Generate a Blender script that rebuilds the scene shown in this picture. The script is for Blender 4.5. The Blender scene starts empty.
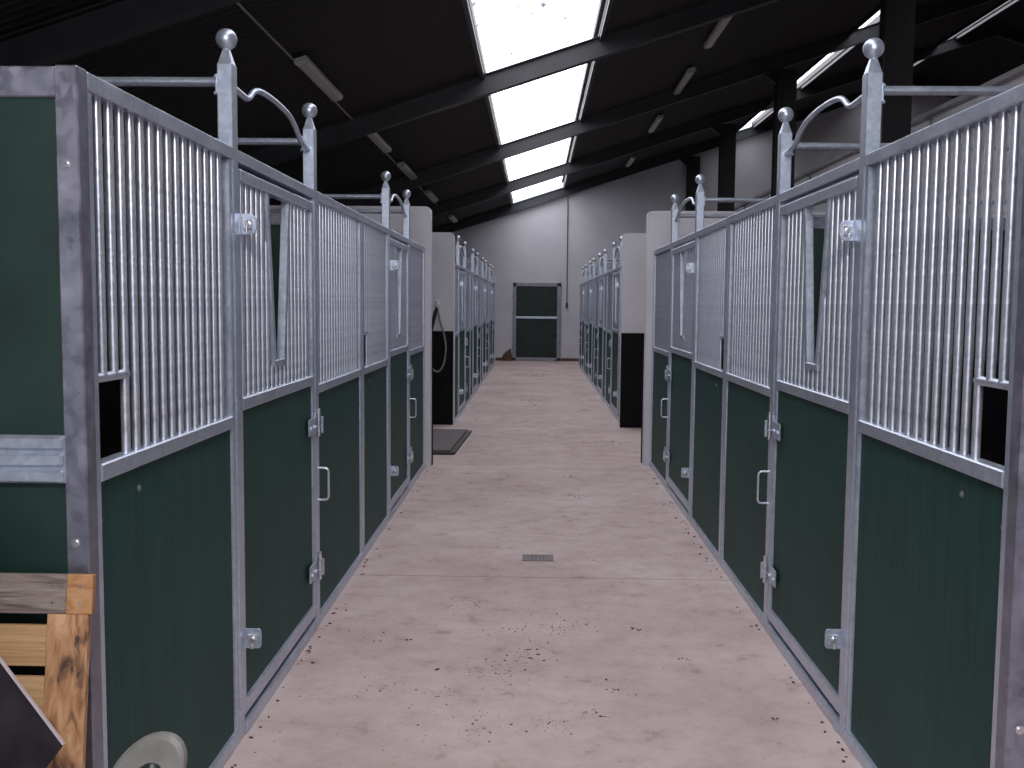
import bpy, bmesh, math, random
from mathutils import Vector, Matrix
random.seed(7)
S = bpy.context.scene
COL = S.collection
PI = math.pi

# ------------------------------------------------------------------ materials
def new_mat(name):
    m = bpy.data.materials.new(name); m.use_nodes = True
    nt = m.node_tree; b = nt.nodes['Principled BSDF']
    return m, nt, b

def node(nt, kind, **kw):
    n = nt.nodes.new(kind)
    for k, v in kw.items():
        if k in n.inputs: n.inputs[k].default_value = v
        else: setattr(n, k, v)
    return n

def coords(nt, scale=(1, 1, 1), world=False):
    if world:
        src = node(nt, 'ShaderNodeNewGeometry').outputs['Position']
    else:
        src = node(nt, 'ShaderNodeTexCoord').outputs['Object']
    mp = node(nt, 'ShaderNodeMapping'); mp.inputs['Scale'].default_value = scale
    nt.links.new(src, mp.inputs['Vector'])
    return mp.outputs['Vector']

def ramp(nt, fac, stops):
    r = node(nt, 'ShaderNodeValToRGB'); e = r.color_ramp.elements
    while len(e) < len(stops): e.new(0.5)
    for el, (p, c) in zip(e, stops):
        el.position = p; el.color = (*c, 1) if len(c) == 3 else c
    nt.links.new(fac, r.inputs['Fac'])
    return r.outputs['Color']

def bump(nt, b, height, strength, dist=0.01):
    n = node(nt, 'ShaderNodeBump'); n.inputs['Strength'].default_value = strength
    n.inputs['Distance'].default_value = dist
    nt.links.new(height, n.inputs['Height']); nt.links.new(n.outputs['Normal'], b.inputs['Normal'])

def g3(v): return (v, v, v)

def galvanised(name, c0, c1, r0, r1, scale=60, metallic=0.9, bs=0.03):
    m, nt, b = new_mat(name)
    v = coords(nt)
    vo = node(nt, 'ShaderNodeTexVoronoi'); vo.inputs['Scale'].default_value = scale
    nt.links.new(v, vo.inputs['Vector'])
    no = node(nt, 'ShaderNodeTexNoise'); no.inputs['Scale'].default_value = 9; no.inputs['Detail'].default_value = 6
    nt.links.new(v, no.inputs['Vector'])
    mx = node(nt, 'ShaderNodeMix', data_type='FLOAT'); mx.inputs[0].default_value = 0.8 if scale < 50 else 0.6
    nt.links.new(vo.outputs['Color'], mx.inputs[2]); nt.links.new(no.outputs['Fac'], mx.inputs[3])
    nt.links.new(ramp(nt, mx.outputs[0], [(0.3, c0), (0.7, c1)]), b.inputs['Base Color'])
    nt.links.new(ramp(nt, mx.outputs[0], [(0.3, g3(r0)), (0.7, g3(r1))]), b.inputs['Roughness'])
    b.inputs['Metallic'].default_value = metallic
    if bs: bump(nt, b, no.outputs['Fac'], bs, 0.004)
    return m

def simple(name, c0, c1, rough, scale=8, bstr=0.1, metallic=0.0, stretch=(1, 1, 1), spec=0.5):
    m, nt, b = new_mat(name)
    no = node(nt, 'ShaderNodeTexNoise'); no.inputs['Scale'].default_value = scale; no.inputs['Detail'].default_value = 8
    nt.links.new(coords(nt, stretch), no.inputs['Vector'])
    nt.links.new(ramp(nt, no.outputs['Fac'], [(0.3, c0), (0.7, c1)]), b.inputs['Base Color'])
    b.inputs['Roughness'].default_value = rough; b.inputs['Metallic'].default_value = metallic
    b.inputs['Specular IOR Level'].default_value = spec
    if bstr: bump(nt, b, no.outputs['Fac'], bstr)
    return m

M = {}
M['galv'] = galvanised('galvanised_steel', (0.48, 0.54, 0.65), (0.62, 0.68, 0.79), 0.31, 0.42, 60, 0.72)
M['bar'] = galvanised('galvanised_bar', (0.62, 0.65, 0.74), (0.78, 0.81, 0.89), 0.28, 0.40, 70, 0.78, 0.0)
M['galv_dull'] = galvanised('galvanised_weathered', (0.18, 0.18, 0.23), (0.36, 0.36, 0.43), 0.30, 0.55, 40, 0.75, 0.05)
M['bolt_dull'] = simple('weathered_bolt', (0.10, 0.11, 0.12), (0.18, 0.19, 0.20), 0.5, 30, 0.1)
M['roof_sheet'] = simple('grey_fibre_cement_sheet', (0.28, 0.27, 0.28), (0.42, 0.40, 0.41), 0.85, 9, 0.3, 0.0, (1, 6, 1))
M['bolt'] = galvanised('zinc_bolt', (0.6, 0.6, 0.62), (0.8, 0.8, 0.82), 0.2, 0.3, 80)

def plank_material(name, c0, c1, step):
    """tongue-and-groove boards, the grooves along local Z; axis X or Y decides where the joints fall"""
    m, nt, b = new_mat(name)
    src = node(nt, 'ShaderNodeTexCoord').outputs['Object']
    mp = node(nt, 'ShaderNodeMapping'); mp.inputs['Scale'].default_value = (14, 14, 0.5)
    nt.links.new(src, mp.inputs['Vector'])
    no = node(nt, 'ShaderNodeTexNoise'); no.inputs['Scale'].default_value = 3.2; no.inputs['Detail'].default_value = 5
    nt.links.new(mp.outputs['Vector'], no.inputs['Vector'])
    n2 = node(nt, 'ShaderNodeTexNoise'); n2.inputs['Scale'].default_value = 2.2; n2.inputs['Detail'].default_value = 4
    nt.links.new(src, n2.inputs['Vector'])
    mx = node(nt, 'ShaderNodeMix', data_type='FLOAT'); mx.inputs[0].default_value = 0.45
    nt.links.new(no.outputs['Fac'], mx.inputs[2]); nt.links.new(n2.outputs['Fac'], mx.inputs[3])
    nt.links.new(ramp(nt, mx.outputs[0], [(0.32, c0), (0.68, c1)]), b.inputs['Base Color'])
    b.inputs['Roughness'].default_value = 0.55; b.inputs['Specular IOR Level'].default_value = 0.2
    bump(nt, b, no.outputs['Fac'], 0.12, 0.01)
    return m
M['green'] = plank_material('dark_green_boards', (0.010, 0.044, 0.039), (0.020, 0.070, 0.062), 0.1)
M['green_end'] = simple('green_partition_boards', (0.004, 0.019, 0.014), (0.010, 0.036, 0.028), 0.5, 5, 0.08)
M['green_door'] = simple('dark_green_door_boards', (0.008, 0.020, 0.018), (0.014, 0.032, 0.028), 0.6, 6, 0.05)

# painted masonry
def wall_mat(name, c0, c1, stain=None):
    m, nt, b = new_mat(name)
    v = coords(nt, world=True)
    no = node(nt, 'ShaderNodeTexNoise'); no.inputs['Scale'].default_value = 1.4; no.inputs['Detail'].default_value = 7
    nt.links.new(v, no.inputs['Vector'])
    nt.links.new(ramp(nt, no.outputs['Fac'], [(0.3, c0), (0.7, c1)]), b.inputs['Base Color'])
    b.inputs['Roughness'].default_value = 0.85
    n2 = node(nt, 'ShaderNodeTexNoise'); n2.inputs['Scale'].default_value = 60; n2.inputs['Detail'].default_value = 4
    nt.links.new(v, n2.inputs['Vector'])
    bump(nt, b, n2.outputs['Fac'], 0.15, 0.01)
    return m
M['white'] = wall_mat('white_painted_masonry', (0.57, 0.565, 0.61), (0.65, 0.645, 0.685))
M['render'] = wall_mat('grey_render', (0.25, 0.24, 0.25), (0.33, 0.32, 0.33))
M['black'] = simple('black_rubber_lining', (0.004, 0.004, 0.005), (0.008, 0.008, 0.009), 0.7, 14, 0.2, 0.0, (1, 1, 1), 0.12)
M['skirt'] = simple('red_brown_plinth', (0.09, 0.045, 0.035), (0.16, 0.085, 0.065), 0.8, 12, 0.3)
M['steel_dark'] = simple('dark_painted_steel', (0.016, 0.018, 0.022), (0.028, 0.030, 0.036), 0.5, 5, 0.05)
M['soot'] = simple('weathered_dark_column', (0.006, 0.006, 0.007), (0.013, 0.013, 0.015), 0.6, 5, 0.05)
M['lamp_house'] = simple('grey_lamp_housing', (0.40, 0.40, 0.40), (0.48, 0.48, 0.48), 0.6, 6, 0.0)
M['lamp_diff'] = simple('dusty_lamp_cover', (0.52, 0.50, 0.48), (0.62, 0.60, 0.58), 0.35, 12, 0.0)
M['mat'] = simple('grey_rubber_mat', (0.095, 0.080, 0.084), (0.15, 0.13, 0.135), 0.7, 30, 0.4)
M['mat_edge'] = simple('dark_mat_edge', (0.02, 0.02, 0.02), (0.035, 0.033, 0.033), 0.6, 30, 0.2)
M['hose'] = simple('grey_hose', (0.16, 0.18, 0.18), (0.22, 0.24, 0.24), 0.45, 20, 0.05)
M['strap'] = simple('black_strap', (0.005, 0.005, 0.006), (0.01, 0.01, 0.012), 0.6, 20, 0.1)
M['plastic_black'] = simple('black_plastic', (0.01, 0.01, 0.012), (0.016, 0.016, 0.018), 0.45, 10, 0.0)
M['plastic_grey'] = simple('grey_plastic', (0.17, 0.17, 0.155), (0.24, 0.24, 0.22), 0.5, 20, 0.1)
M['dirt'] = simple('brown_dirt', (0.055, 0.032, 0.024), (0.15, 0.095, 0.07), 0.95, 40, 0.3)
M['earth'] = simple('red_earth', (0.07, 0.040, 0.034), (0.13, 0.075, 0.060), 0.95, 20, 0.4)
M['iron'] = simple('cast_iron', (0.15, 0.125, 0.13), (0.24, 0.205, 0.21), 0.75, 40, 0.2, 0.0)
M['sheet'] = simple('dark_purple_black_sheet', (0.006, 0.004, 0.008), (0.026, 0.021, 0.027), 0.6, 9, 0.25, 0.0, (1, 1, 1), 0.25)
M['sheet_edge'] = simple('pale_cut_edge', (0.40, 0.33, 0.36), (0.52, 0.45, 0.46), 0.8, 20, 0.1)
M['cable'] = simple('dark_cable', (0.012, 0.012, 0.013), (0.02, 0.02, 0.022), 0.6, 10, 0.0)
M['tray'] = simple('pale_grey_tray', (0.30, 0.29, 0.30), (0.38, 0.37, 0.38), 0.6, 8, 0.0)
M['ground'] = simple('yard_concrete', (0.25, 0.24, 0.23), (0.35, 0.33, 0.31), 0.9, 2, 0.2)

def wood(name, dark, mid, light, stretch):
    m, nt, b = new_mat(name)
    v = coords(nt, stretch)
    wv = node(nt, 'ShaderNodeTexNoise'); wv.inputs['Scale'].default_value = 6; wv.inputs['Detail'].default_value = 9
    wv.inputs['Distortion'].default_value = 1.2
    nt.links.new(v, wv.inputs['Vector'])
    nt.links.new(ramp(nt, wv.outputs['Fac'], [(0.33, dark), (0.47, mid), (0.68, light)]), b.inputs['Base Color'])
    b.inputs['Roughness'].default_value = 0.75
    bump(nt, b, wv.outputs['Fac'], 0.35, 0.006)
    return m
M['wood_v'] = wood('stained_pale_wood', (0.07, 0.04, 0.03), (0.40, 0.20, 0.095), (0.60, 0.36, 0.20), (5, 5, 1.6))
M['wood_h'] = wood('clean_pale_wood', (0.42, 0.25, 0.12), (0.50, 0.31, 0.155), (0.57, 0.37, 0.20), (0.6, 8, 12))
M['wood_grey'] = wood('grey_weathered_wood', (0.10, 0.075, 0.065), (0.20, 0.155, 0.135), (0.30, 0.25, 0.225), (0.9, 8, 9))
M['wood_orange'] = wood('fresh_orange_wood', (0.26, 0.11, 0.04), (0.42, 0.21, 0.09), (0.52, 0.29, 0.14), (2, 8, 4))

def floor_mat():
    m, nt, b = new_mat('pink_grey_concrete')
    v = coords(nt, world=True)
    n1 = node(nt, 'ShaderNodeTexNoise'); n1.inputs['Scale'].default_value = 0.9; n1.inputs['Detail'].default_value = 9; n1.inputs['Roughness'].default_value = 0.62
    nt.links.new(v, n1.inputs['Vector'])
    base = ramp(nt, n1.outputs['Fac'], [(0.28, (0.45, 0.352, 0.335)), (0.5, (0.56, 0.452, 0.435)), (0.72, (0.66, 0.555, 0.54))])
    n2 = node(nt, 'ShaderNodeTexNoise'); n2.inputs['Scale'].default_value = 5.5; n2.inputs['Detail'].default_value = 10; n2.inputs['Roughness'].default_value = 0.7
    nt.links.new(v, n2.inputs['Vector'])
    mul = node(nt, 'ShaderNodeMix', data_type='RGBA', blend_type='MULTIPLY'); mul.inputs[0].default_value = 1
    nt.links.new(base, mul.inputs[6])
    nt.links.new(ramp(nt, n2.outputs['Fac'], [(0.30, (0.62, 0.53, 0.48)), (0.42, (0.90, 0.87, 0.85)), (0.58, (1, 1, 1))]), mul.inputs[7])
    # small dark specks
    n3 = node(nt, 'ShaderNodeTexNoise'); n3.inputs['Scale'].default_value = 34; n3.inputs['Detail'].default_value = 5; n3.inputs['Roughness'].default_value = 0.65
    nt.links.new(v, n3.inputs['Vector'])
    m2 = node(nt, 'ShaderNodeMix', data_type='RGBA', blend_type='MULTIPLY'); m2.inputs[0].default_value = 1
    nt.links.new(mul.outputs[2], m2.inputs[6])
    nt.links.new(ramp(nt, n3.outputs['Fac'], [(0.27, (0.45, 0.36, 0.33)), (0.37, (1, 1, 1))]), m2.inputs[7])
    # saw-cut joints across the aisle every 4.15 m
    sep = node(nt, 'ShaderNodeSeparateXYZ'); nt.links.new(v, sep.inputs[0])
    n4 = node(nt, 'ShaderNodeTexNoise'); n4.inputs['Scale'].default_value = 6; n4.inputs['Detail'].default_value = 3
    nt.links.new(v, n4.inputs['Vector'])
    def mth(op, a, bb=None):
        n = node(nt, 'ShaderNodeMath', operation=op)
        for i, q in enumerate((a, bb)):
            if q is None: continue
            if isinstance(q, (int, float)): n.inputs[i].default_value = q
            else: nt.links.new(q, n.inputs[i])
        return n.outputs[0]
    wob = mth('MULTIPLY', n4.outputs['Fac'], 0.03)
    y = mth('ADD', sep.outputs['Y'], wob)
    d = mth('ABSOLUTE', mth('SUBTRACT', mth('WRAP', mth('SUBTRACT', y, 6.225 - 2.075), 4.15), 2.075))
    d.node.name = 'joint'
    wrap = d.node.inputs[0].links[0].from_node.inputs[0].links[0].from_node
    wrap.inputs[1].default_value = 4.15; wrap.inputs[2].default_value = 0.0
    m3 = node(nt, 'ShaderNodeMix', data_type='RGBA', blend_type='MULTIPLY'); m3.inputs[0].default_value = 1
    nt.links.new(m2.outputs[2], m3.inputs[6])
    nt.links.new(ramp(nt, mth('MULTIPLY', d, 20), [(0.08, (0.70, 0.64, 0.62)), (0.26, (1, 1, 1))]), m3.inputs[7])
    nt.links.new(m3.outputs[2], b.inputs['Base Color'])
    b.inputs['Roughness'].default_value = 0.8
    bump(nt, b, n2.outputs['Fac'], 0.2, 0.01)
    return m
M['floor'] = floor_mat()

def ceil_mat():
    m, nt, b = new_mat('dark_brown_lining_boards')
    v = coords(nt, world=True)
    w = node(nt, 'ShaderNodeTexWave', bands_direction='Y'); w.inputs['Scale'].default_value = 2.6; w.inputs['Distortion'].default_value = 0.3
    nt.links.new(v, w.inputs['Vector'])
    no = node(nt, 'ShaderNodeTexNoise'); no.inputs['Scale'].default_value = 3; no.inputs['Detail'].default_value = 7
    nt.links.new(v, no.inputs['Vector'])
    mx = node(nt, 'ShaderNodeMix', data_type='FLOAT'); mx.inputs[0].default_value = 0.5
    nt.links.new(w.outputs['Fac'], mx.inputs[2]); nt.links.new(no.outputs['Fac'], mx.inputs[3])
    nt.links.new(ramp(nt, mx.outputs[0], [(0.25, (0.010, 0.008, 0.008)), (0.75, (0.027, 0.021, 0.021))]), b.inputs['Base Color'])
    b.inputs['Roughness'].default_value = 0.8
    bump(nt, b, w.outputs['Fac'], 0.4, 0.02)
    return m
M['ceil'] = ceil_mat()

def skylight_mat(strength):
    """translucent roof sheet lit by the overcast sky behind it, with leaves and grime lying on it"""
    m = bpy.data.materials.new('translucent_roof_sheet'); m.use_nodes = True
    nt = m.node_tree; nt.nodes.clear()
    out = node(nt, 'ShaderNodeOutputMaterial'); em = node(nt, 'ShaderNodeEmission')
    v = coords(nt, (1, 0.6, 1), world=True)
    no = node(nt, 'ShaderNodeTexNoise'); no.inputs['Scale'].default_value = 6.5; no.inputs['Detail'].default_value = 2
    nt.links.new(v, no.inputs['Vector'])
    c = ramp(nt, no.outputs['Fac'], [(0.295, (0.10, 0.09, 0.12)), (0.33, (0.94, 0.93, 1.0))])
    nt.links.new(c, em.inputs['Color']); em.inputs['Strength'].default_value = strength
    nt.links.new(em.outputs[0], out.inputs[0])
    return m
M['sky'] = skylight_mat(3.8)

# ------------------------------------------------------------------ mesh builder
class MB:
    def __init__(self): self.bm = bmesh.new()
    def box(self, x0, x1, y0, y1, z0, z1, bev=0.0):
        vs = [self.bm.verts.new((x, y, z)) for x in (x0, x1) for y in (y0, y1) for z in (z0, z1)]
        q = [(0, 1, 3, 2), (4, 6, 7, 5), (0, 4, 5, 1), (2, 3, 7, 6), (0, 2, 6, 4), (1, 5, 7, 3)]
        fs = [self.bm.faces.new([vs[i] for i in f]) for f in q]
        if bev:
            es = list({e for f in fs for e in f.edges})
            bmesh.ops.bevel(self.bm, geom=es, offset=bev, segments=1, affect='EDGES')
        return self
    def prism(self, pts, axis, a, b, bev=0.0):
        """polygon pts (in the two other axes, in order) swept along axis from a to b"""
        def P(p, t):
            if axis == 'x': return (t, p[0], p[1])
            if axis == 'y': return (p[0], t, p[1])
            return (p[0], p[1], t)
        n = len(pts)
        v0 = [self.bm.verts.new(P(p, a)) for p in pts]; v1 = [self.bm.verts.new(P(p, b)) for p in pts]
        fs = [self.bm.faces.new(v0), self.bm.faces.new(v1[::-1])]
        for i in range(n):
            j = (i + 1) % n
            fs.append(self.bm.faces.new((v0[i], v1[i], v1[j], v0[j])))
        if bev:
            es = list({e for f in fs[:2] for e in f.edges})
            bmesh.ops.bevel(self.bm, geom=es, offset=bev, segments=1, affect='EDGES')
        return self
    def tube(self, pts, r, seg=16, closed=False):
        seg = max(seg, 16)
        pts = [Vector(p) for p in pts]; n = len(pts); rings = []
        up = None
        for i, p in enumerate(pts):
            if closed: d = pts[(i + 1) % n] - pts[i - 1]
            elif i == 0: d = pts[1] - p
            elif i == n - 1: d = p - pts[-2]
            else: d = pts[i + 1] - pts[i - 1]
            d.normalize()
            if up is None:
                up = d.orthogonal().normalized()
            up = (up - d * up.dot(d)).normalized()
            s = d.cross(up)
            rr = r[i] if isinstance(r, (list, tuple)) else r
            rings.append([self.bm.verts.new(p + (up * math.cos(2 * PI * k / seg) + s * math.sin(2 * PI * k / seg)) * rr) for k in range(seg)])
        m = n if closed else n - 1
        for i in range(m):
            a, b = rings[i], rings[(i + 1) % n]
            for k in range(seg):
                l = (k + 1) % seg
                self.bm.faces.new((a[k], a[l], b[l], b[k]))
        if not closed:
            self.bm.faces.new(rings[0][::-1]); self.bm.faces.new(rings[-1])
        return self
    def cyl(self, p0, p1, r, seg=12): return self.tube([p0, p1], r, seg)
    def lathe(self, prof, c, seg=24):
        """profile [(radius, z)] about a vertical axis through c"""
        rings = []
        for r, z in prof:
            if r < 1e-6: rings.append([self.bm.verts.new((c[0], c[1], c[2] + z))])
            else: rings.append([self.bm.verts.new((c[0] + r * math.cos(2 * PI * k / seg), c[1] + r * math.sin(2 * PI * k / seg), c[2] + z)) for k in range(seg)])
        for a, b in zip(rings, rings[1:]):
            for k in range(seg):
                l = (k + 1) % seg
                if len(a) == 1 and len(b) == 1: continue
                if len(a) == 1: self.bm.faces.new((a[0], b[l], b[k]))
                elif len(b) == 1: self.bm.faces.new((a[k], a[l], b[0]))
                else: self.bm.faces.new((a[k], a[l], b[l], b[k]))
        return self
    def sphere(self, c, r, seg=24, rings=14):
        return self.lathe([(r * math.sin(PI * i / rings), -r * math.cos(PI * i / rings)) for i in range(rings + 1)], c, seg)
    def mesh(self, name, mat, sx=1.0):
        if sx != 1.0:
            bmesh.ops.scale(self.bm, vec=(sx, 1, 1), verts=self.bm.verts)
        bmesh.ops.recalc_face_normals(self.bm, faces=self.bm.faces)
        me = bpy.data.meshes.new(name); self.bm.to_mesh(me); self.bm.free()
        me.materials.append(mat)
        me.polygons.foreach_set('use_smooth', [True] * len(me.polygons))
        me.set_sharp_from_angle(angle=math.radians(26))
        return me
    def build(self, name, mat, parent=None, sx=1.0):
        o = bpy.data.objects.new(name, self.mesh(name, mat, sx)); COL.objects.link(o)
        if parent: o.parent = parent
        return o

def tag(o, label=None, cat=None, group=None, kind=None):
    if label: o['label'] = label
    if cat: o['category'] = cat
    if group: o['group'] = group
    if kind: o['kind'] = kind
    return o
def empty(name, loc, label=None, cat=None, group=None, kind='thing'):
    o = bpy.data.objects.new(name, None); COL.objects.link(o); o.location = loc
    o.empty_display_size = 0.1
    return tag(o, label, cat, group, kind)
def share(me, name, parent):
    o = bpy.data.objects.new(name, me); COL.objects.link(o); o.parent = parent
    return o
def struct(mb, name, mat, label=None):
    o = mb.build(name, mat); o['kind'] = 'structure'
    if label: o['label'] = label
    return o

# ------------------------------------------------------------------ dimensions of the barn
CAM_H = 1.721
XL, XR = -1.143, 1.251            # aisle faces of the two rows
WALL_L, WALL_R, WALL_END, WALL_NEAR = -4.8, 16.0, 30.6, -3.6
RIDGE = 11.1
def roof(x): return 4.97 + 0.325 * x if x <= RIDGE else 4.97 + 0.325 * RIDGE - 0.325 * (x - RIDGE)

# ------------------------------------------------------------------ setting
struct(MB().box(WALL_L - .2, WALL_R + .2, WALL_NEAR - .2, WALL_END + .2, -0.15, 0), 'floor', M['floor'], 'pinkish grey concrete aisle floor with scattered dirt')
struct(MB().box(-14, 24, -20, WALL_NEAR - .2, -0.2, -0.02), 'ground', M['ground'])

def gable(y0, y1, holes=None):
    pts = [(WALL_L, 0), (WALL_R, 0), (WALL_R, roof(WALL_R)), (RIDGE, roof(RIDGE)), (WALL_L, roof(WALL_L))]
    return MB().prism(pts, 'y', y0, y1)
struct(gable(WALL_END, WALL_END + .2), 'wall_end', M['white'], 'white painted end wall under the sloping roof')
struct(MB().box(WALL_L - .2, WALL_L, WALL_NEAR, WALL_END, 0, roof(WALL_L)), 'wall_left', M['render'])
struct(MB().box(WALL_R, WALL_R + .2, WALL_NEAR, WALL_END, 0, roof(WALL_R)), 'wall_right', M['render'])
struct(MB().box(5.26, 5.40, 2.6, WALL_END - .002, 0, 4.31), 'wall_right_of_stalls', M['white'], 'long white wall behind the right stalls')
# wall behind the photographer with the open barn doorway
nw = MB()
DX0, DX1, DZ = -3.2, 3.0, 3.7
nw.prism([(WALL_L, 0), (DX0, 0), (DX0, roof(DX0)), (WALL_L, roof(WALL_L))], 'y', WALL_NEAR - .2, WALL_NEAR)
nw.prism([(DX1, 0), (WALL_R, 0), (WALL_R, roof(WALL_R)), (RIDGE, roof(RIDGE)), (DX1, roof(DX1))], 'y', WALL_NEAR - .2, WALL_NEAR)
nw.prism([(DX0, DZ), (DX1, DZ), (DX1, roof(DX1)), (DX0, roof(DX0))], 'y', WALL_NEAR - .2, WALL_NEAR)
struct(nw, 'wall_near', M['render'])

# roof lining with three long roof-light openings
OPEN = [(-0.70, 0.81, 0.70), (5.88, 6.42, 6.42), (9.72, 10.12, 10.12)]
LIGHT_Y0 = -3.0
def roof_strip(mb, x0, x1, y0, y1, lift=0.0, th=0.04):
    mb.prism([(x0, roof(x0) + lift), (x1, roof(x1) + lift), (x1, roof(x1) + lift + th), (x0, roof(x0) + lift + th)], 'y', y0, y1)
cb = MB(); prev = WALL_L - .2
for a, b_, _ in OPEN:
    roof_strip(cb, prev, a, WALL_NEAR - .2, WALL_END + .2); prev = b_
    roof_strip(cb, a, b_, WALL_NEAR - .2, LIGHT_Y0)
roof_strip(cb, prev, RIDGE, WALL_NEAR - .2, WALL_END + .2)
roof_strip(cb, RIDGE, WALL_R + .2, WALL_NEAR - .2, WALL_END + .2)
struct(cb, 'ceiling', M['ceil'], 'dark brown sloping roof lining')
LIFT = 0.17
for i, (a, b0_, b_) in enumerate(OPEN):
    wb = MB(); n = 14; pts = []
    for k in range(n * 4 + 1):                         # corrugated sheet
        x = a - .04 + (b_ - a + .08) * k / (n * 4)
        pts.append((x, roof(x) + LIFT + 0.018 * math.cos(2 * PI * k / 4)))
    top = [(x, z + .006) for x, z in pts[::-1]]
    wb.prism(pts + top, 'y', LIGHT_Y0, WALL_END)
    struct(wb, 'window_%d' % (i + 1), M['sky'], ['long corrugated roof light over the aisle', 'roof light beyond the right columns', 'narrow roof light furthest right'][i])
    if b0_ > b_:                                       # strip of opaque corrugated sheet beside the roof light
        eb = MB(); q = [(b_ + .0405 + (b0_ - b_) * k / 12, roof(b_ + .0405 + (b0_ - b_) * k / 12) + LIFT - .004 + .018 * math.cos(2 * PI * k / 4)) for k in range(13)]
        eb.prism(q + [(x, z + .008) for x, z in q[::-1]], 'y', LIGHT_Y0, WALL_END)
        struct(eb, 'ceiling_edge', M['roof_sheet'])
    b_ = b0_
    tb = MB()
    for x, t in ((a, -.05), (b_, .05)):                # upstands (purlins) either side of the roof light
        x0, x1 = sorted((x, x + t))
        tb.prism([(x0, roof(x0) - .06), (x1, roof(x1) - .06), (x1, roof(x1) + LIFT + .03), (x0, roof(x0) + LIFT + .03)], 'y', LIGHT_Y0, WALL_END)
    tb.box(a, b_, LIGHT_Y0 - .05, LIGHT_Y0, roof(a) , roof(b_) + LIFT + .05)
    struct(tb, 'trim_%d' % (i + 1), M['steel_dark'])

# rafters: I-beams following the roof
RAFT_Y = [1.7, 7.6, 13.5, 19.4, 25.1, 30.45]
for y in RAFT_Y:
    rb = MB(); d = 0.27
    for w, lo, hi in ((.075, -.012, 0.0), (.006, -d + .014, -.012), (.075, -d, -d + .014)):
        for x0, x1 in ((WALL_L, RIDGE), (RIDGE, WALL_R)):
            rb.prism([(x0, roof(x0) + lo), (x1, roof(x1) + lo), (x1, roof(x1) + hi), (x0, roof(x0) + hi)], 'y', y - w, y + w)
    struct(rb, 'roof_beam', M['steel_dark'], 'dark steel rafter crossing under the roof')
# columns behind the right-hand stalls
for y in RAFT_Y[1:]:
    kb = MB(); h = roof(4.50) - .27
    kb.box(4.50, 4.87, y - .13, y - .11, 0, h); kb.box(4.50, 4.87, y + .11, y + .13, 0, h)
    kb.box(4.54, 4.83, y - .11, y + .11, 0.0, h)
    kb.prism([(4.50, h), (4.50, h - .26), (4.28, h - .075)], 'y', y - .06, y + .06)     # haunch under the rafter
    struct(kb, 'roof_column', M['soot'], 'black column rising behind the right stalls')

# masonry cross walls either side of the wash bay, with black rubber lining on their lower part
def cross_wall(name, y0, y1, x0, x1, label, h=2.72):
    w = MB(); r = .05
    aisle_right = x1 < 0
    xa = x1 if aisle_right else x0
    sg = -1 if aisle_right else 1
    xb = x0 if aisle_right else x1
    pts = [(xb, 0), (xa, 0), (xa, h - r)]
    for k in range(1, 6):
        t = k / 6 * PI / 2
        pts.append((xa + sg * r * (1 - math.cos(t)), h - r * (1 - math.sin(t))))
    pts += [(xa + sg * r, h), (xb, h)]
    w.prism(pts, 'y', y0, y1)
    o = struct(w, name, M['white'], label)
    l = MB()
    if 'near' in name: ya, yb, e = y1, y1 + .018, -sg * .012      # on the wash-bay side, standing a little proud of the wall end
    else: ya, yb, e = y0 - .018, y0, sg * .004
    xs = sorted((xa + e, xb))
    l.box(xs[0], xs[1], ya, yb, 0.002, 1.335, 0.003)
    l.build('rubber_lining', M['black'], o)
    return o
cross_wall('wall_left_near', 10.40, 10.55, WALL_L + .01, -1.088, 'white wall ending the near left row of stalls')
cross_wall('wall_left_far', 14.15, 14.30, WALL_L + .01, -1.150, 'white wall with black lower lining starting the far left row')
cross_wall('wall_right_near', 10.72, 10.87, 1.185, 5.25, 'white wall ending the near right row of stalls')
cross_wall('wall_right_far', 14.05, 14.20, 1.205, 5.25, 'white wall with black lower lining starting the far right row')

# brown plinth at the foot of the end wall
for nm, a, b_ in (('baseboard_left', -1.2, -0.665), ('baseboard_right', 0.80, 1.45)):
    struct(MB().box(a, b_, WALL_END - .03, WALL_END, 0, .09, .006), nm, M['skirt'])

# green door in the end wall
dy = WALL_END
door = empty('door_1', (0.055, dy, 0), 'dark green end door in a grey metal frame', kind='structure')
f = MB()
for x0, x1, z0, z1 in ((-.73, -.63, 0, 2.38), (.61, .73, 0, 2.38), (-.73, .73, 2.27, 2.38), (-.73, .73, 0, .10)):
    f.box(x0, x1, -.06, 0.0, z0, z1, .006)
f.build('frame', M['galv_dull'], door)
MB().box(-.63, .61, -.035, -.004, 1.36, 2.27, .004).build('upper_leaf', M['green_door'], door)
MB().box(-.63, .61, -.035, -.004, .10, 1.30, .004).build('lower_leaf', M['green_door'], door)
MB().box(-.66, .64, -.05, -.004, 1.29, 1.355, .006).build('middle_rail', M['galv'], door)
hb = MB()
for z in (1.9, .35, 1.05): hb.box(-.74, -.62, -.075, -.058, z, z + .07, .004)
hb.build('hinge', M['galv_dull'], door)

# ------------------------------------------------------------------ stall fronts
# local frame of a thing: +x out into the aisle (mirrored on the right), y along the aisle, z up
TH = .045                     # thickness of the frame tubes across the aisle direction
SILL, TOP = 1.29, 2.30
PW = .03                      # half width of a post
def bars_pos(y0, y1, step=.0735):
    n = max(2, round((y1 - y0) / step)) - 1
    return [y0 + (y1 - y0) * (k + 1) / (n + 1) for k in range(n)]
BR = .0126
def bar_mesh(z0, z1, sx, name='bar'):
    return MB().cyl((0, 0, z0), (0, 0, z1), BR, 12).mesh(name, M['bar'], sx)
mesh_cache = {}
def cached(key, fn):
    if key not in mesh_cache: mesh_cache[key] = fn()
    return mesh_cache[key]

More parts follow.
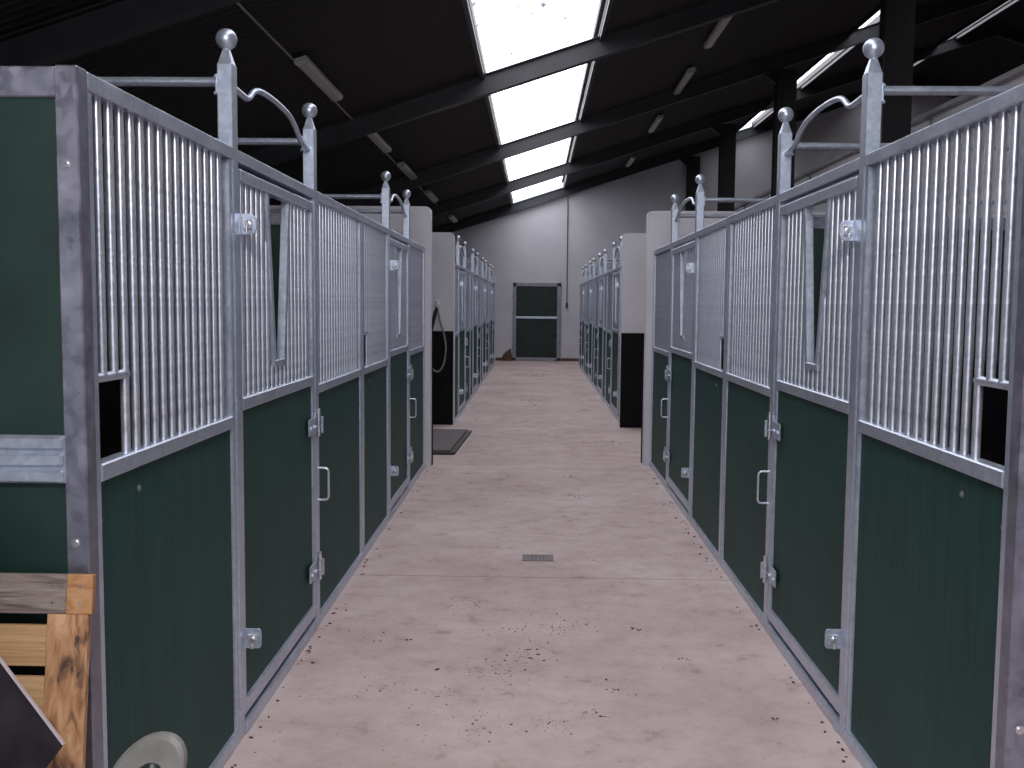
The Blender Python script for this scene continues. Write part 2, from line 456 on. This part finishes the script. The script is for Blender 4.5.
def put_bars(th, specs, detail):
    """specs: (y, z0, z1); near stalls get a bar each, the far ones one grille"""
    if detail:
        for y, z0, z1 in specs:
            me = cached(('bar', round(z0, 3), round(z1, 3)), lambda: bar_mesh(z0, z1, 1))
            o = share(me, 'bar', th); o.location = (-TH / 2 * th['side'], y, 0)
    else:
        g = MB()
        for y, z0, z1 in specs: g.cyl((-TH / 2, y, z0), (-TH / 2, y, z1), BR, 8)
        g.build('grille', M['bar'], th, th['side'])

def stall_panel(side, X, y0, y1, hatch, label, detail):
    """fixed stall-front panel between y0 and y1"""
    th = empty('stall_screen', (X, y0, 0), label, 'stall panel'); th['side'] = side
    L = y1 - y0; w = .034
    B = .004
    MB().box(-TH, 0, 0, w, .05, TOP - .045, B).build('side_rail', M['galv'], th, side)
    MB().box(-TH, 0, L - w, L, .05, TOP - .045, B).build('side_rail', M['galv'], th, side)
    MB().box(-TH - .002, .004, 0, L, TOP - .045, TOP, B).build('top_rail', M['galv'], th, side)
    MB().box(-TH, 0.003, w, L - w, SILL - .048, SILL, B).build('sill_rail', M['galv'], th, side)
    MB().box(-TH, .006, 0, L, 0, .052, B).build('bottom_rail', M['galv'], th, side)
    # boards
    b = MB(); n = max(1, round((L - 2 * w) / .12)); bw = (L - 2 * w) / n
    for k in range(n):
        b.box(-.038, -.012, w + k * bw, w + (k + 1) * bw, .052, SILL - .048, .0007)
    b.build('infill_boards', M['green'], th, side)
    ys = bars_pos(w, L - w)
    specs = []; zt = TOP - .045
    for i, y in enumerate(ys):
        specs.append((y, (1.52 if hatch and i < 2 else SILL), zt))
    put_bars(th, specs, detail)
    if hatch and detail: feed_trough(th, side)
    if hatch:
        MB().cyl((-TH / 2, w, 1.515), (-TH / 2, ys[2] + .008, 1.515), .0135).build('hatch_rail', M['galv'], th, side)
        if detail:
            for y, z in ((.045, 1.135), (.31, 1.175)):
                k = MB(); k.cyl((-.014, y, z), (-.006, y, z), .006, 6); k.cyl((-.014, y, z), (-.010, y, z), .011, 12)
                k.build('bolt', M['bolt_dull'], th, side)
    return th

def feed_trough(th, side):
    """black manger bolted to the inside of the screen behind the feed hatch"""
    b = MB(); a0, a1, y0, L, t = -.62, -.0455, .042, .64, .014
    b.box(a0, a1, y0, L, .96, .96 + t); b.box(a0, a0 + t, y0, L, .97, 1.545); b.box(a1 - t, a1, y0, L, .97, 1.235)
    b.box(a0, a1, y0, y0 + t, .97, 1.235); b.box(a0, a1, L - t, L, .97, 1.545)
    b.box(a0 - .016, a0 + .002, y0, L + .016, 1.525, 1.555, .004); b.box(a0, a1, L - .002, L + .016, 1.525, 1.555, .004)
    b.build('feed_trough', M['plastic_black'], th, side)

def latch(th, y, z, side, round_):
    """keeper plate standing out into the aisle, with the bolt through it"""
    k = MB(); r = .030 if round_ else .014; W = .066; H = .040
    pts = [(-.004, z - H), (-.004, z + H)]
    for cx, cz, a0 in ((W - r, z + H - r, 90), (W - r, z - H + r, 0)):
        for q in range(7):
            t = math.radians(a0 - q * 15); pts.append((cx + r * math.cos(t), cz + r * math.sin(t)))
    k.prism(pts, 'y', y, y + .008, .0012)
    p = k.build('latch', M['galv'], th, side)
    b = MB(); b.cyl((.034, y - .026, z), (.034, y + .055, z), .011)
    b.box(.016, .052, y - .012, y - .003, z - .020, z + .020, .002); b.box(.0, .050, y + .030, y + .038, z - .018, z + .018, .002)
    b.cyl((.034, y - .020, z), (.034, y - .020, z - .034), .006)
    b.build('latch_bolt', M['bolt'], p, side)

def hinge(th, y, z, side):
    k = MB()
    k.prism([(y - .165, z - .042), (y - .010, z - .042), (y - .010, z + .070), (y - .030, z + .070), (y - .030, z + .042), (y - .165, z + .042)], 'x', 0.001, .010, .002)   # strap on the door
    k.box(.001, .036, y + .034, y + .042, z - .048, z + .040, .002)                                       # plate standing out beyond the post
    k.box(.006, .030, y - .012, y + .036, z - .012, z - .004, .001)
    for a in (-.14, -.06): k.cyl((.009, y + a, z - .006), (.018, y + a, z - .006), .011)
    k.cyl((.022, y + .028, z - .03), (.022, y + .052, z - .03), .010)
    o = k.build('hinge', M['galv'], th, side)
    p = MB(); p.cyl((.020, y, z - .060), (.020, y, z + .085), .011)
    p.build('hinge_pin', M['bolt'], o, side)

def stall_door(side, X, y0, y1, label, detail):
    """hinged door between the two posts (y0, y1 are the clear edges)"""
    th = empty('stall_gate', (X, y0, 0), label, 'stall door'); th['side'] = side
    L = y1 - y0; w = .04; z0, z1, sill = .072, TOP - .068, 1.345
    B = .004
    MB().box(-TH, 0, .006, w, z0, z1, B).build('side_rail', M['galv'], th, side)
    MB().box(-TH, 0, L - w, L - .006, z0, z1, B).build('side_rail', M['galv'], th, side)
    MB().box(-TH, .002, w, L - w, z1 - .045, z1, B).build('top_rail', M['galv'], th, side)
    MB().box(-TH, .002, w, L - w, sill - .05, sill, B).build('sill_rail', M['galv'], th, side)
    MB().box(-TH, .002, w, L - w, z0, z0 + .062, B).build('bottom_rail', M['galv'], th, side)
    b = MB(); n = max(1, round((L - 2 * w) / .12)); bw = (L - 2 * w) / n
    for k in range(n):
        b.box(-.038, -.012, w + k * bw, w + (k + 1) * bw, z0 + .062, sill - .05, .0007)
    b.build('infill_boards', M['green'], th, side)
    # V-shaped head opening
    yc = L * .485; zt = z1 - .045; zb = 1.465; ht, hb_ = .19, .082
    tr = MB(); t = .016
    for s in (-1, 1):
        a = (yc + s * (ht + t), zt); c = (yc + s * (hb_ + t), zb); a2 = (yc + s * (ht - t), zt); c2 = (yc + s * (hb_ - t), zb)
        tr.prism([a, c, c2, a2], 'x', -TH + .005, -.003, .002)
    tr.box(-TH + .005, -.003, yc - hb_ - t, yc + hb_ + t, zb - .03, zb, .002)
    tr.build('opening_trim', M['galv'], th, side)
    specs = []
    for y in bars_pos(w, L - w):
        d = abs(y - yc)
        if d < hb_ + .02: top = zb - .025
        elif d < ht + .02: top = zb + (zt - zb) * (d - hb_) / (ht - hb_)
        else: top = zt
        specs.append((y, sill, min(top, zt)))
    put_bars(th, specs, detail)
    latch(th, .02, 2.02, side, True)
    latch(th, .02, .385, side, False)
    hinge(th, L - .004, 1.085, side); hinge(th, L - .004, .325, side)
    return th

def door_frame(side, X, ya, yb, label, back):
    """portal of two tall ball-topped posts, header, threshold, wavy bar and tie bars to the back of the stall"""
    th = empty('gateway', (X, (ya + yb) / 2, 0), label, 'door frame'); th['side'] = side
    h = (yb - ya) / 2
    for s in (-1, 1):
        y = s * h; cx = -.025
        def post():
            p = MB()
            p.box(cx - PW, cx + PW, -PW, PW, 0, 2.61, .004)
            # pointed head
            vs = [(cx - PW + .003, -PW + .003, 2.607), (cx + PW - .003, -PW + .003, 2.607), (cx + PW - .003, PW - .003, 2.607), (cx - PW + .003, PW - .003, 2.607)]
            b = p.bm; base = [b.verts.new(v) for v in vs]; r = .010
            tip = [b.verts.new((cx + a * r, c * r, 2.668)) for a, c in ((-1, -1), (1, -1), (1, 1), (-1, 1))]
            for i in range(4):
                j = (i + 1) % 4; b.faces.new((base[i], base[j], tip[j], tip[i]))
            b.faces.new(tip); b.faces.new(base[::-1])
            p.box(cx - PW - .006, cx - PW, -.028, .028, 2.50, 2.62 - .05, .001)       # fixing plate of the tie bar
            return p.mesh('post', M['galv'], side)
        po = share(cached(('post', side), post), 'post', th); po.location = (0, y, 0)
        fi = share(cached(('ball', side), lambda: MB().sphere((cx, 0, 2.702), .0395).lathe([(.012, 2.65), (.012, 2.69)], (cx, 0, 0), 12).mesh('ball_finial', M['galv'], side)), 'ball_finial', po)
        tb = MB(); L = abs(back - X)
        tb.cyl((cx - PW - .005, y, 2.545), (-L, y, 2.545), .018, 12)
        for k in (2.50, 2.56): tb.cyl((cx - PW - .012, y - .02, k), (cx - PW - .002, y - .02, k), .007, 6)
        tb.build('tie_bar', M['galv'], th, side)
    MB().box(-TH - .002, .004, -h + PW, h - PW, TOP - .045, TOP, .004).build('header_rail', M['galv'], th, side)
    MB().box(-TH, .010, -h + PW, h - PW, 0, .050, .004).build('threshold', M['galv'], th, side)
    # wavy bar between the posts
    c = -.025; k = .004
    key = [(-h + PW - k, 2.557), (-h + .19, 2.548), (-h + .28, 2.548), (-h + .37, 2.606), (-h + .50, 2.622), (0, 2.626), (h - .50, 2.618), (h - .36, 2.600), (h - .21, 2.530), (h - .12, 2.516), (h - PW + k, 2.518)]
    for _ in range(2):                                  # round the bends
        q = [key[0]]
        for (a0, b0), (a1, b1) in zip(key, key[1:]):
            q += [(a0 * .75 + a1 * .25, b0 * .75 + b1 * .25), (a0 * .25 + a1 * .75, b0 * .25 + b1 * .75)]
        key = q + [key[-1]]
    pts = [(c, a0, b0 - .012) for a0, b0 in key]
    MB().tube(pts, .0125, 10).build('wavy_bar', M['galv'], th, side)
    # pull handle standing out from the far post
    y = h + .012; z = .765; r = .02
    hp = [(0, y, z + .085), (.04, y, z + .085)] + [(.04 + r * math.sin(t), y, z + .085 - r + r * math.cos(t)) for t in (PI / 6, PI / 3, PI / 2)] + \
         [(.04 + r * math.cos(t), y, z - .085 + r - r * math.sin(t)) for t in (0, PI / 6, PI / 3, PI / 2)] + [(0, y, z - .085)]
    MB().tube(hp, .006, 8).build('pull_handle', M['bar'], th, side)
    return th

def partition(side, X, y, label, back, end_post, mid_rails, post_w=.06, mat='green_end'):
    """solid boarded partition running from the aisle to the back wall"""
    th = empty('stall_partition', (X, y, 0), label, 'stall partition'); th['side'] = side
    L = abs(back - X)
    MB().box(-.055, .004, -post_w / 2, post_w / 2, 0, TOP + .002, .004).build('corner_post' if end_post else 'divider_post', M['galv_dull'] if end_post else M['galv'], th, side)
    b = MB(); n = max(1, round((L - .06) / .235)); bw = (L - .06) / n
    for k in range(n):
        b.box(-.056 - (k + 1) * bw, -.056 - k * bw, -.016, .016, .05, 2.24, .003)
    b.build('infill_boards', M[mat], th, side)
    MB().box(-L, -.055, -.026, .026, TOP - .076, TOP, .004).build('top_rail', M['galv_dull'], th, side)
    MB().box(-L, -.055, -.024, .024, 0, .05, .004).build('bottom_rail', M['galv'], th, side)
    if mid_rails:
        m = MB()
        m.box(-L, -.050, -.034, -.016, 1.255, 1.378, .003)
        for z in (1.255, 1.298, 1.341): m.box(-L, -.052, -.046, -.034, z + .002, z + .035, .005)
        m.build('middle_rail', M['galv'], th, side)
    if end_post:
        for z in (2.06, 1.10, .62):
            k = MB(); k.cyl((-.03, -post_w / 2 - .006, z), (-.03, -post_w / 2 + .001, z), .008, 6); k.cyl((-.03, -post_w / 2 - .002, z), (-.03, -post_w / 2 + .001, z), .012, 12)
            k.build('bolt', M['bolt'], th, side)
    return th

W_ORD = {'near': ['nearest {s} stall', 'second {s} stall before the white wall'],
         'far': ['first {s} stall past the wash bay', 'second {s} stall past the wash bay', 'third {s} stall past the wash bay', 'last {s} stall before the end wall']}
def stall(side, X, P, where, detail, back):
    p0, p1, p2, p3 = P
    stall_panel(side, X, p0 + PW, p1 - PW, True, ('barred panel with low feed hatch before the door, ' if detail else 'barred panel in front of the door, ') + where, detail)
    door_frame(side, X, p1, p2, 'steel door frame with two ball-topped posts, ' + where, back)
    stall_door(side, X, p1 + PW, p2 - PW, 'green door with V opening in its bars, ' + where, detail)
    stall_panel(side, X, p2 + PW, p3 - PW, False, 'plain barred panel beyond the door, ' + where, detail)

LP = [2.530, 3.815, 5.199, 6.613, 7.834, 9.087, 10.395]
RP = [2.600, 3.921, 5.259, 6.598, 7.922, 9.330, 10.715]
BL, BRK = WALL_L + .002, 4.46
for side, X, P, nm, back in ((1, XL, LP, 'left', BL), (-1, XR, RP, 'right', BRK)):
    partition(side, X, P[0], 'green boarded partition ending the %s row, facing the camera' % nm, back, True, True)
    partition(side, X, P[3], 'green boarded partition between the two nearest %s stalls' % nm, back, False, False)
    for i in (0, 1):
        stall(side, X, P[3 * i:3 * i + 4], W_ORD['near'][i].format(s=nm), True, back)
    Y0 = 14.30 if side > 0 else 14.20
    for i in range(4):
        a = Y0 + 3.5 * i
        if i: partition(side, X, a, 'boarded partition before the %s %s stall past the wash bay' % (['', 'second', 'third', 'fourth'][i], nm), back, False, False)
        stall(side, X, (a - (PW if i == 0 else 0), a + .80, a + 2.2, a + 3.5), W_ORD['far'][i].format(s=nm), False, back)
    partition(side, X, Y0 + 14.0, 'boarded partition closing the far %s row near the end wall' % nm, back, False, False)

# ------------------------------------------------------------------ ceiling lights
def ceiling_light(x, y, label, L=1.8):
    z = roof(x)
    th = empty('ceiling_light', (x, y, z - .05), label, 'ceiling light', 'unlit strip lights under the roof')
    th.rotation_euler = (0, -math.atan(.325), 0)
    MB().box(-.065, .065, -L / 2, L / 2, -.03, .0, .005).build('housing', M['lamp_house'], th)
    pts = [(-.075, -.03), (-.066, -.060), (-.04, -.078), (.04, -.078), (.066, -.060), (.075, -.03)]
    MB().prism(pts, 'y', -L / 2 + .03, L / 2 - .03).build('diffuser', M['lamp_diff'], th)
    for s in (-1, 1):
        y0, y1 = sorted((s * (L / 2 - .03), s * L / 2))
        MB().prism([(p[0] * 1.06, p[1] * 1.05) for p in pts], 'y', y0, y1, .004).build('end_cap', M['lamp_house'], th)
    bk = MB()
    for q in (-.6, .6): bk.box(-.02, .02, q * L / 2 - .02, q * L / 2 + .02, -.002, .052)
    bk.build('bracket', M['lamp_house'], th)
LZ = [11.0, 15.0, 18.4, 22.6, 28.4]
OR = ['nearest', 'second', 'third', 'fourth', 'furthest']
for i, y in enumerate(LZ):
    ceiling_light(-2.36, y, OR[i] + ' of five unlit strip lights over the left stalls')
OR2 = ['nearest', 'second', 'third', 'furthest']
for i, y in enumerate(LZ[1:]):
    ceiling_light(2.62, y, OR2[i] + ' of four unlit strip lights over the right stalls')
def conduit(x, y0, y1, label):
    o = MB().cyl((x, y0, roof(x) - .012), (x, y1, roof(x) - .012), .011, 8).build('conduit', M['lamp_house'])
    tag(o, label, 'conduit', kind='thing')
conduit(-2.46, 2.0, 30.3, 'thin conduit along the roof beside the left strip lights')

# cable tray along the top of the wall behind the right stalls
tray = empty('cable_tray', (5.20, 18.0, 4.25), 'pale cable tray running along the white wall behind black columns', 'cable tray')
tm = MB(); tm.box(-.045, .045, -11.5, 12.3, 0, .012); tm.box(-.045, -.037, -11.5, 12.3, .012, .06); tm.box(.037, .045, -11.5, 12.3, .012, .06)
tm.build('trough', M['tray'], tray)
for y in (-7.2, -4.3, -1.4, 1.6, 4.6, 7.6, 10.6):
    k = MB(); k.box(-.06, .058, y - .02, y + .02, -.03, .0); k.box(.040, .058, y - .02, y + .02, -.14, -.03)
    k.build('bracket', M['tray'], tray)

# ------------------------------------------------------------------ control box on its cable, end wall
sw = empty('pendant_switch', (.96, WALL_END - .055, 1.62), 'black control box hanging on a long cable right of end door', 'switch')
MB().cyl((0, .02, .19), (-.005, .02, roof(.955) - 1.62 - .29), .011, 8).build('cable', M['cable'], sw)
MB().box(-.035, .035, -.03, .05, 0, .15, .008).lathe([(.022, .15), (.012, .20)], (0, .015, 0), 10).build('box', M['plastic_black'], sw)
# hose on the wash-bay wall
ho = empty('hose', (-1.38, 14.132, 0), 'grey hose looped from a tap on the left wash bay wall', 'hose')
t = MB(); t.cyl((0, .018, 1.72), (0, -.05, 1.72), .016, 10); t.cyl((0, -.05, 1.755), (0, -.05, 1.66), .014, 10)
t.box(-.035, .035, -.056, -.044, 1.755, 1.775, .003); t.cyl((0, .012, 1.72), (0, .018, 1.72), .04, 14)
t.build('tap', M['bolt'], ho)
pts = []
for k in range(41):
    u = k / 40
    key = [(.005, 1.67), (.035, 1.50), (.10, 1.28), (.125, 1.08), (.09, .86), (.02, .765), (-.06, .80), (-.115, .95), (-.125, 1.12), (-.10, 1.25)]
    i = min(int(u * 9), 8); tt = u * 9 - i
    P = [key[0]] + key + [key[-1]]
    f_ = lambda a, b, c_, d: .5 * (2 * b + (c_ - a) * tt + (2 * a - 5 * b + 4 * c_ - d) * tt * tt + (3 * b - a - 3 * c_ + d) * tt ** 3)
    p0, p1, p2, p3 = P[i:i + 4]
    pts.append((f_(p0[0], p1[0], p2[0], p3[0]), -.036, f_(p0[1], p1[1], p2[1], p3[1])))
MB().tube(pts, .013, 10).build('tube', M['hose'], ho)
MB().tube([(-.10, -.036, 1.25), (-.085, -.036, 1.34), (-.03, -.04, 1.58), (0, -.045, 1.67)], [.018, .026, .026, .018], 10).build('spray_gun', M['strap'], ho)

# rubber mat in the mouth of the wash bay
mt = empty('floor_mat', (-1.95, 12.3, 0), 'thick grey mat lying at the mouth of the left wash bay', 'mat')
def matpoly(grow): return [(-1.4 - grow, -1.0 - grow), (1.05 + grow, -1.0 - grow), (1.115 + grow, 1.03 + grow), (-1.4 - grow, 1.03 + grow)]
MB().prism(matpoly(.0), 'z', 0, .028, .004).build('border', M['mat_edge'], mt)
MB().prism(matpoly(-.055), 'z', .028, .05, .006).build('top', M['mat'], mt)

# floor drain
dr = empty('floor_drain', (.036, 6.69, 0), 'small iron drain grate set in the aisle floor', 'drain')
g = MB(); W, D = .105, .08
g.box(-W, W, -D, -D + .018, 0, .006, .001); g.box(-W, W, D - .018, D, 0, .006, .001); g.box(-W, -W + .045, -D + .018, D - .018, 0, .006, .001); g.box(W - .045, W, -D + .018, D - .018, 0, .006, .001)
g.build('frame', M['iron'], dr)
s_ = MB(); s_.box(-W + .045, W - .045, -D + .018, D - .018, .0, .002); s_.build('sump', M['plastic_black'], dr)
gr = MB()
for k in range(5):
    x = -.05 + .025 * k; gr.box(x - .005, x + .005, -D + .018, D - .018, .002, .0055)
gr.build('grate', M['iron'], dr)

# heap of red earth against the end wall
hp = MB(); n = 10
v0 = []
for k in range(n + 1):
    a = PI * k / n; v0.append((-.86 + .20 * math.cos(a) * (1 + .1 * math.sin(5 * a)), WALL_END - .035 - .14 * math.sin(a)))
b = hp.bm; lo = [b.verts.new((x, y, 0)) for x, y in v0]
md = [b.verts.new((-.82 + (x + .86) * .55, WALL_END - .035 + (y - WALL_END + .035) * .6, .20 + .03 * math.sin(3 * i))) for i, (x, y) in enumerate(v0)]
tp = b.verts.new((-.74, WALL_END - .035, .38))
for i in range(n):
    b.faces.new((lo[i], lo[i + 1], md[i + 1], md[i])); b.faces.new((md[i], md[i + 1], tp))
b.faces.new(lo[::-1]); b.faces.new([lo[0], md[0], tp, md[-1], lo[-1]])
o = hp.build('earth_heap', M['earth']); tag(o, 'small heap of red-brown earth left of the end door', 'earth', kind='stuff')

# dirt and straw crumbs on the aisle floor (nobody could count them)
dm = MB()
def crumb(x, y, r, flat=.45):
    m_ = Matrix.Translation((x, y, r * flat * .6)) @ Matrix.Rotation(random.uniform(0, 6.3), 4, 'Z') @ Matrix.Diagonal((r * random.uniform(.7, 1.5), r * random.uniform(.5, 1), r * flat, 1))
    ret = bmesh.ops.create_icosphere(dm.bm, subdivisions=1, radius=1, matrix=m_)
    for v in ret['verts']:
        v.co += Vector((random.uniform(-.2, .2) * r, random.uniform(-.2, .2) * r, 0))
def px(x, y):
    d = 1.721 / (y - 304.5); return ((x - 535.2) * d, d * 1000)
for x, y, n, s, r in ((502, 678, 26, .07, .008), (527, 663, 16, .05, .008), (480, 737, 18, .10, .007), (555, 735, 10, .06, .008), (378, 702, 14, .06, .006), (372, 640, 10, .08, .007),
                      (536, 637, 14, .10, .008), (575, 630, 16, .08, .007), (472, 610, 10, .06, .009), (640, 634, 4, .02, .009), (692, 664, 2, .01, .011), (618, 697, 5, .04, .010), (602, 722, 5, .03, .009),
                      (404, 648, 4, .03, .010), (440, 680, 2, .01, .011), (435, 706, 8, .05, .006), (784, 726, 2, .01, .009), (572, 496, 8, .05, .008), (582, 497, 6, .05, .010), (571, 478, 6, .06, .011),
                      (586, 479, 3, .08, .009), (500, 502, 5, .05, .009), (468, 502, 4, .04, .010), (560, 512, 4, .06, .006), (612, 442, 14, .07, .011), (604, 441, 8, .05, .009), (558, 428, 3, .03, .012), (586, 410, 3, .05, .013),
                      (540, 375, 60, .30, .017), (520, 375, 20, .2, .014), (533, 401, 10, .12, .014), (536, 405, 6, .06, .014), (478, 421, 3, .04, .011), (513, 384, 4, .06, .014), (500, 660, 20, .5, .004), (600, 650, 30, .6, .004), (450, 720, 24, .5, .004),
                      (660, 560, 12, .4, .005), (590, 540, 20, .5, .006), (480, 560, 10, .6, .005), (640, 610, 20, .5, .005)):
    cx, cy = px(x, y)
    for k in range(int(n * 2.6)):
        crumb(cx + random.gauss(0, s), cy + random.gauss(0, s * 1.1), r * random.choice((.22, .28, .32, .36, .4, .5, .62, .8)))
for k in range(150):                                   # grit along the bottom rails
    sd = random.choice((-1, 1)); yy = random.uniform(3.2, 10.2) if k < 120 else random.uniform(14.4, 27)
    crumb((XL + .03 + abs(random.gauss(0, .03))) if sd < 0 else (XR - .03 - abs(random.gauss(0, .03))), yy, random.uniform(.004, .011))
o = dm.build('dirt_crumbs', M['dirt']); tag(o, 'scattered crumbs of brown dirt and straw on the aisle floor', 'dirt', kind='stuff')

# ------------------------------------------------------------------ pallet leaning on the left partition
tilt = math.radians(8.5)
pal = empty('pallet', (-1.100, 2.278, 0), 'slatted wooden pallet standing upright against the left green partition', 'pallet')
pal.rotation_euler = (-tilt, 0, 0)                     # local z runs up the pallet, y away from the camera
H_ = 1.048
MB().box(-.80, -.066, 0, .02, H_ - .098, H_, .002).build('top_board', M['wood_grey'], pal)
MB().box(-.0655, .0, 0, .021, H_ - .098, H_, .002).build('board_end', M['wood_orange'], pal)
MB().box(-.112, -.008, .001, .021, 0.10, H_ - .0985, .002).build('side_board', M['wood_v'], pal)
MB().box(-.80, -.69, .001, .021, 0.10, H_ - .0985, .002).build('side_board', M['wood_v'], pal)
MB().box(-.80, -.004, .001, .021, 0.0, .0995, .002).build('bottom_board', M['wood_h'], pal)
for z1 in (.918, .790, .662, .534, .406, .278, .150):
    MB().box(-.80, -.045, .0215, .042, z1 - .102, z1, .002).build('slat_board', M['wood_h'], pal)
nb = MB()
for z in (H_ - .03, H_ - .07): nb.cyl((-.10, -.001, z), (-.10, .002, z), .004); nb.cyl((-.03, -.001, z), (-.03, .002, z), .004)
nb.build('nail', M['bolt'], pal)

# dark sheet with a pale cut edge standing on one corner, leaning on the pallet
sh = empty('sheet_offcut', (0, 0, 0), 'dark offcut sheet with a pale edge leaning on the pallet', 'sheet')
tl = math.radians(9)
sh.location = (-1.592, 2.055, -.015); sh.rotation_euler = (-tl, 0, 0)
c0 = (0.535, .742); e1 = (-.641, .767); e2 = (-.583, -.812)
L2 = c0[1] / .812; L1 = .72
A = c0; Bp = (c0[0] + e1[0] * L1, c0[1] + e1[1] * L1); Dp = (c0[0] + e2[0] * L2, c0[1] + e2[1] * L2); Cp = (Bp[0] + e2[0] * L2, Bp[1] + e2[1] * L2)
MB().prism([A, Bp, Cp, Dp], 'y', -.009, 0, .001).build('panel', M['sheet'], sh)
nrm = (e1[1], -e1[0])
MB().prism([A, Bp, (Bp[0] + nrm[0] * .004, Bp[1] + nrm[1] * .004), (A[0] + nrm[0] * .004, A[1] + nrm[1] * .004)], 'y', -.009, 0).build('edge', M['sheet_edge'], sh)

# grey plastic grip of a shovel leaning beside the pallet
sv = empty('shovel', (-1.015, 2.20, -.01), 'grey plastic tool grip standing at the foot of the left corner post', 'shovel')
sv.rotation_euler = (math.radians(-12), math.radians(7), math.radians(-6))
gp = MB()
def egg(a, hw, hh, zc):
    x = hw * math.cos(a); z = hh * math.sin(a); t = math.radians(-32)
    return (x * math.cos(t) - z * math.sin(t), zc + x * math.sin(t) + z * math.cos(t))
outer = [egg(2 * PI * k / 40, .080, .125, .60) for k in range(40)]
inner = [egg(2 * PI * k / 40, .038, .066, .582) for k in range(40)]
for y0, y1 in ((-.017, .017),):
    b = gp.bm
    rings = []
    prof = [(0.0, -1.0), (.25, -1.0), (0.78, -1.0), (.95, -.6), (1.0, 0), (.95, .6), (.78, 1.0), (.25, 1.0), (0.0, 1.0)]
    for u, yy in prof:
        rings.append([b.verts.new((i_[0] + (o_[0] - i_[0]) * u, yy * .017, i_[1] + (o_[1] - i_[1]) * u)) for i_, o_ in zip(inner, outer)])
    rings.append(rings[0])
    for r0, r1 in zip(rings, rings[1:]):
        for k in range(40):
            l = (k + 1) % 40; b.faces.new((r0[k], r0[l], r1[l], r1[k]))
gp.build('grip', M['plastic_grey'], sv)
rb = MB()
for x in (-.022, .012): rb.box(x - .005, x + .005, -.006, .010, .528, .648, .002)
rb.build('rib', M['plastic_grey'], sv)
MB().cyl((.0, 0, .49), (.0, 0, .16), .016, 12).build('shaft', M['wood_h'], sv)
bl = MB(); bl.prism([(-.10, .24), (.10, .24), (.10, .06), (.06, .008), (0, -.004), (-.06, .008), (-.10, .06)], 'y', -.004, .004, .001)
bl.cyl((0, 0, .26), (0, 0, .10), .020, 12)
bl.build('blade', M['steel_dark'], sv)

# ------------------------------------------------------------------ light and camera
w = bpy.data.worlds.new('World'); S.world = w; w.use_nodes = True
nt = w.node_tree; bg = nt.nodes['Background']
bg.inputs['Color'].default_value = (0.70, 0.80, 1.0, 1); bg.inputs['Strength'].default_value = 1.7

# added unseen area light above and behind the camera, standing in for its flash
la = bpy.data.lights.new('flash_fill', 'AREA'); la.shape = 'RECTANGLE'; la.size = 1.5; la.size_y = .25
la.energy = 112; la.color = (1.0, .95, .93)
lo = bpy.data.objects.new('flash_fill', la); COL.objects.link(lo)
lo.location = (0, -1.0, 3.5); lo.rotation_euler = (math.radians(52), 0, 0)

cam = bpy.data.cameras.new('Camera'); co = bpy.data.objects.new('Camera', cam); COL.objects.link(co)
cam.sensor_width = 36; cam.lens = 1000 / 1024 * 36; cam.clip_start = .05
pitch, yaw, roll = .07954, -.02242, .00869
cp, sp, cy, sy, cr, sr = math.cos(pitch), math.sin(pitch), math.cos(yaw), math.sin(yaw), math.cos(roll), math.sin(roll)
f = Vector((sy * cp, cy * cp, -sp)); r = Vector((cy, -sy, 0)); u = r.cross(f)
r2 = r * cr + u * sr; u2 = u * cr - r * sr
mt_ = Matrix(((r2.x, u2.x, -f.x, 0), (r2.y, u2.y, -f.y, 0), (r2.z, u2.z, -f.z, CAM_H), (0, 0, 0, 1)))
co.matrix_world = mt_
S.camera = co
S.view_settings.view_transform = 'Standard'; S.view_settings.look = 'None'
S.view_settings.gamma = 1; S.view_settings.use_curve_mapping = False
S.view_settings.exposure = 0.0
S.cycles.use_denoising = True
S.cycles.max_bounces = 8
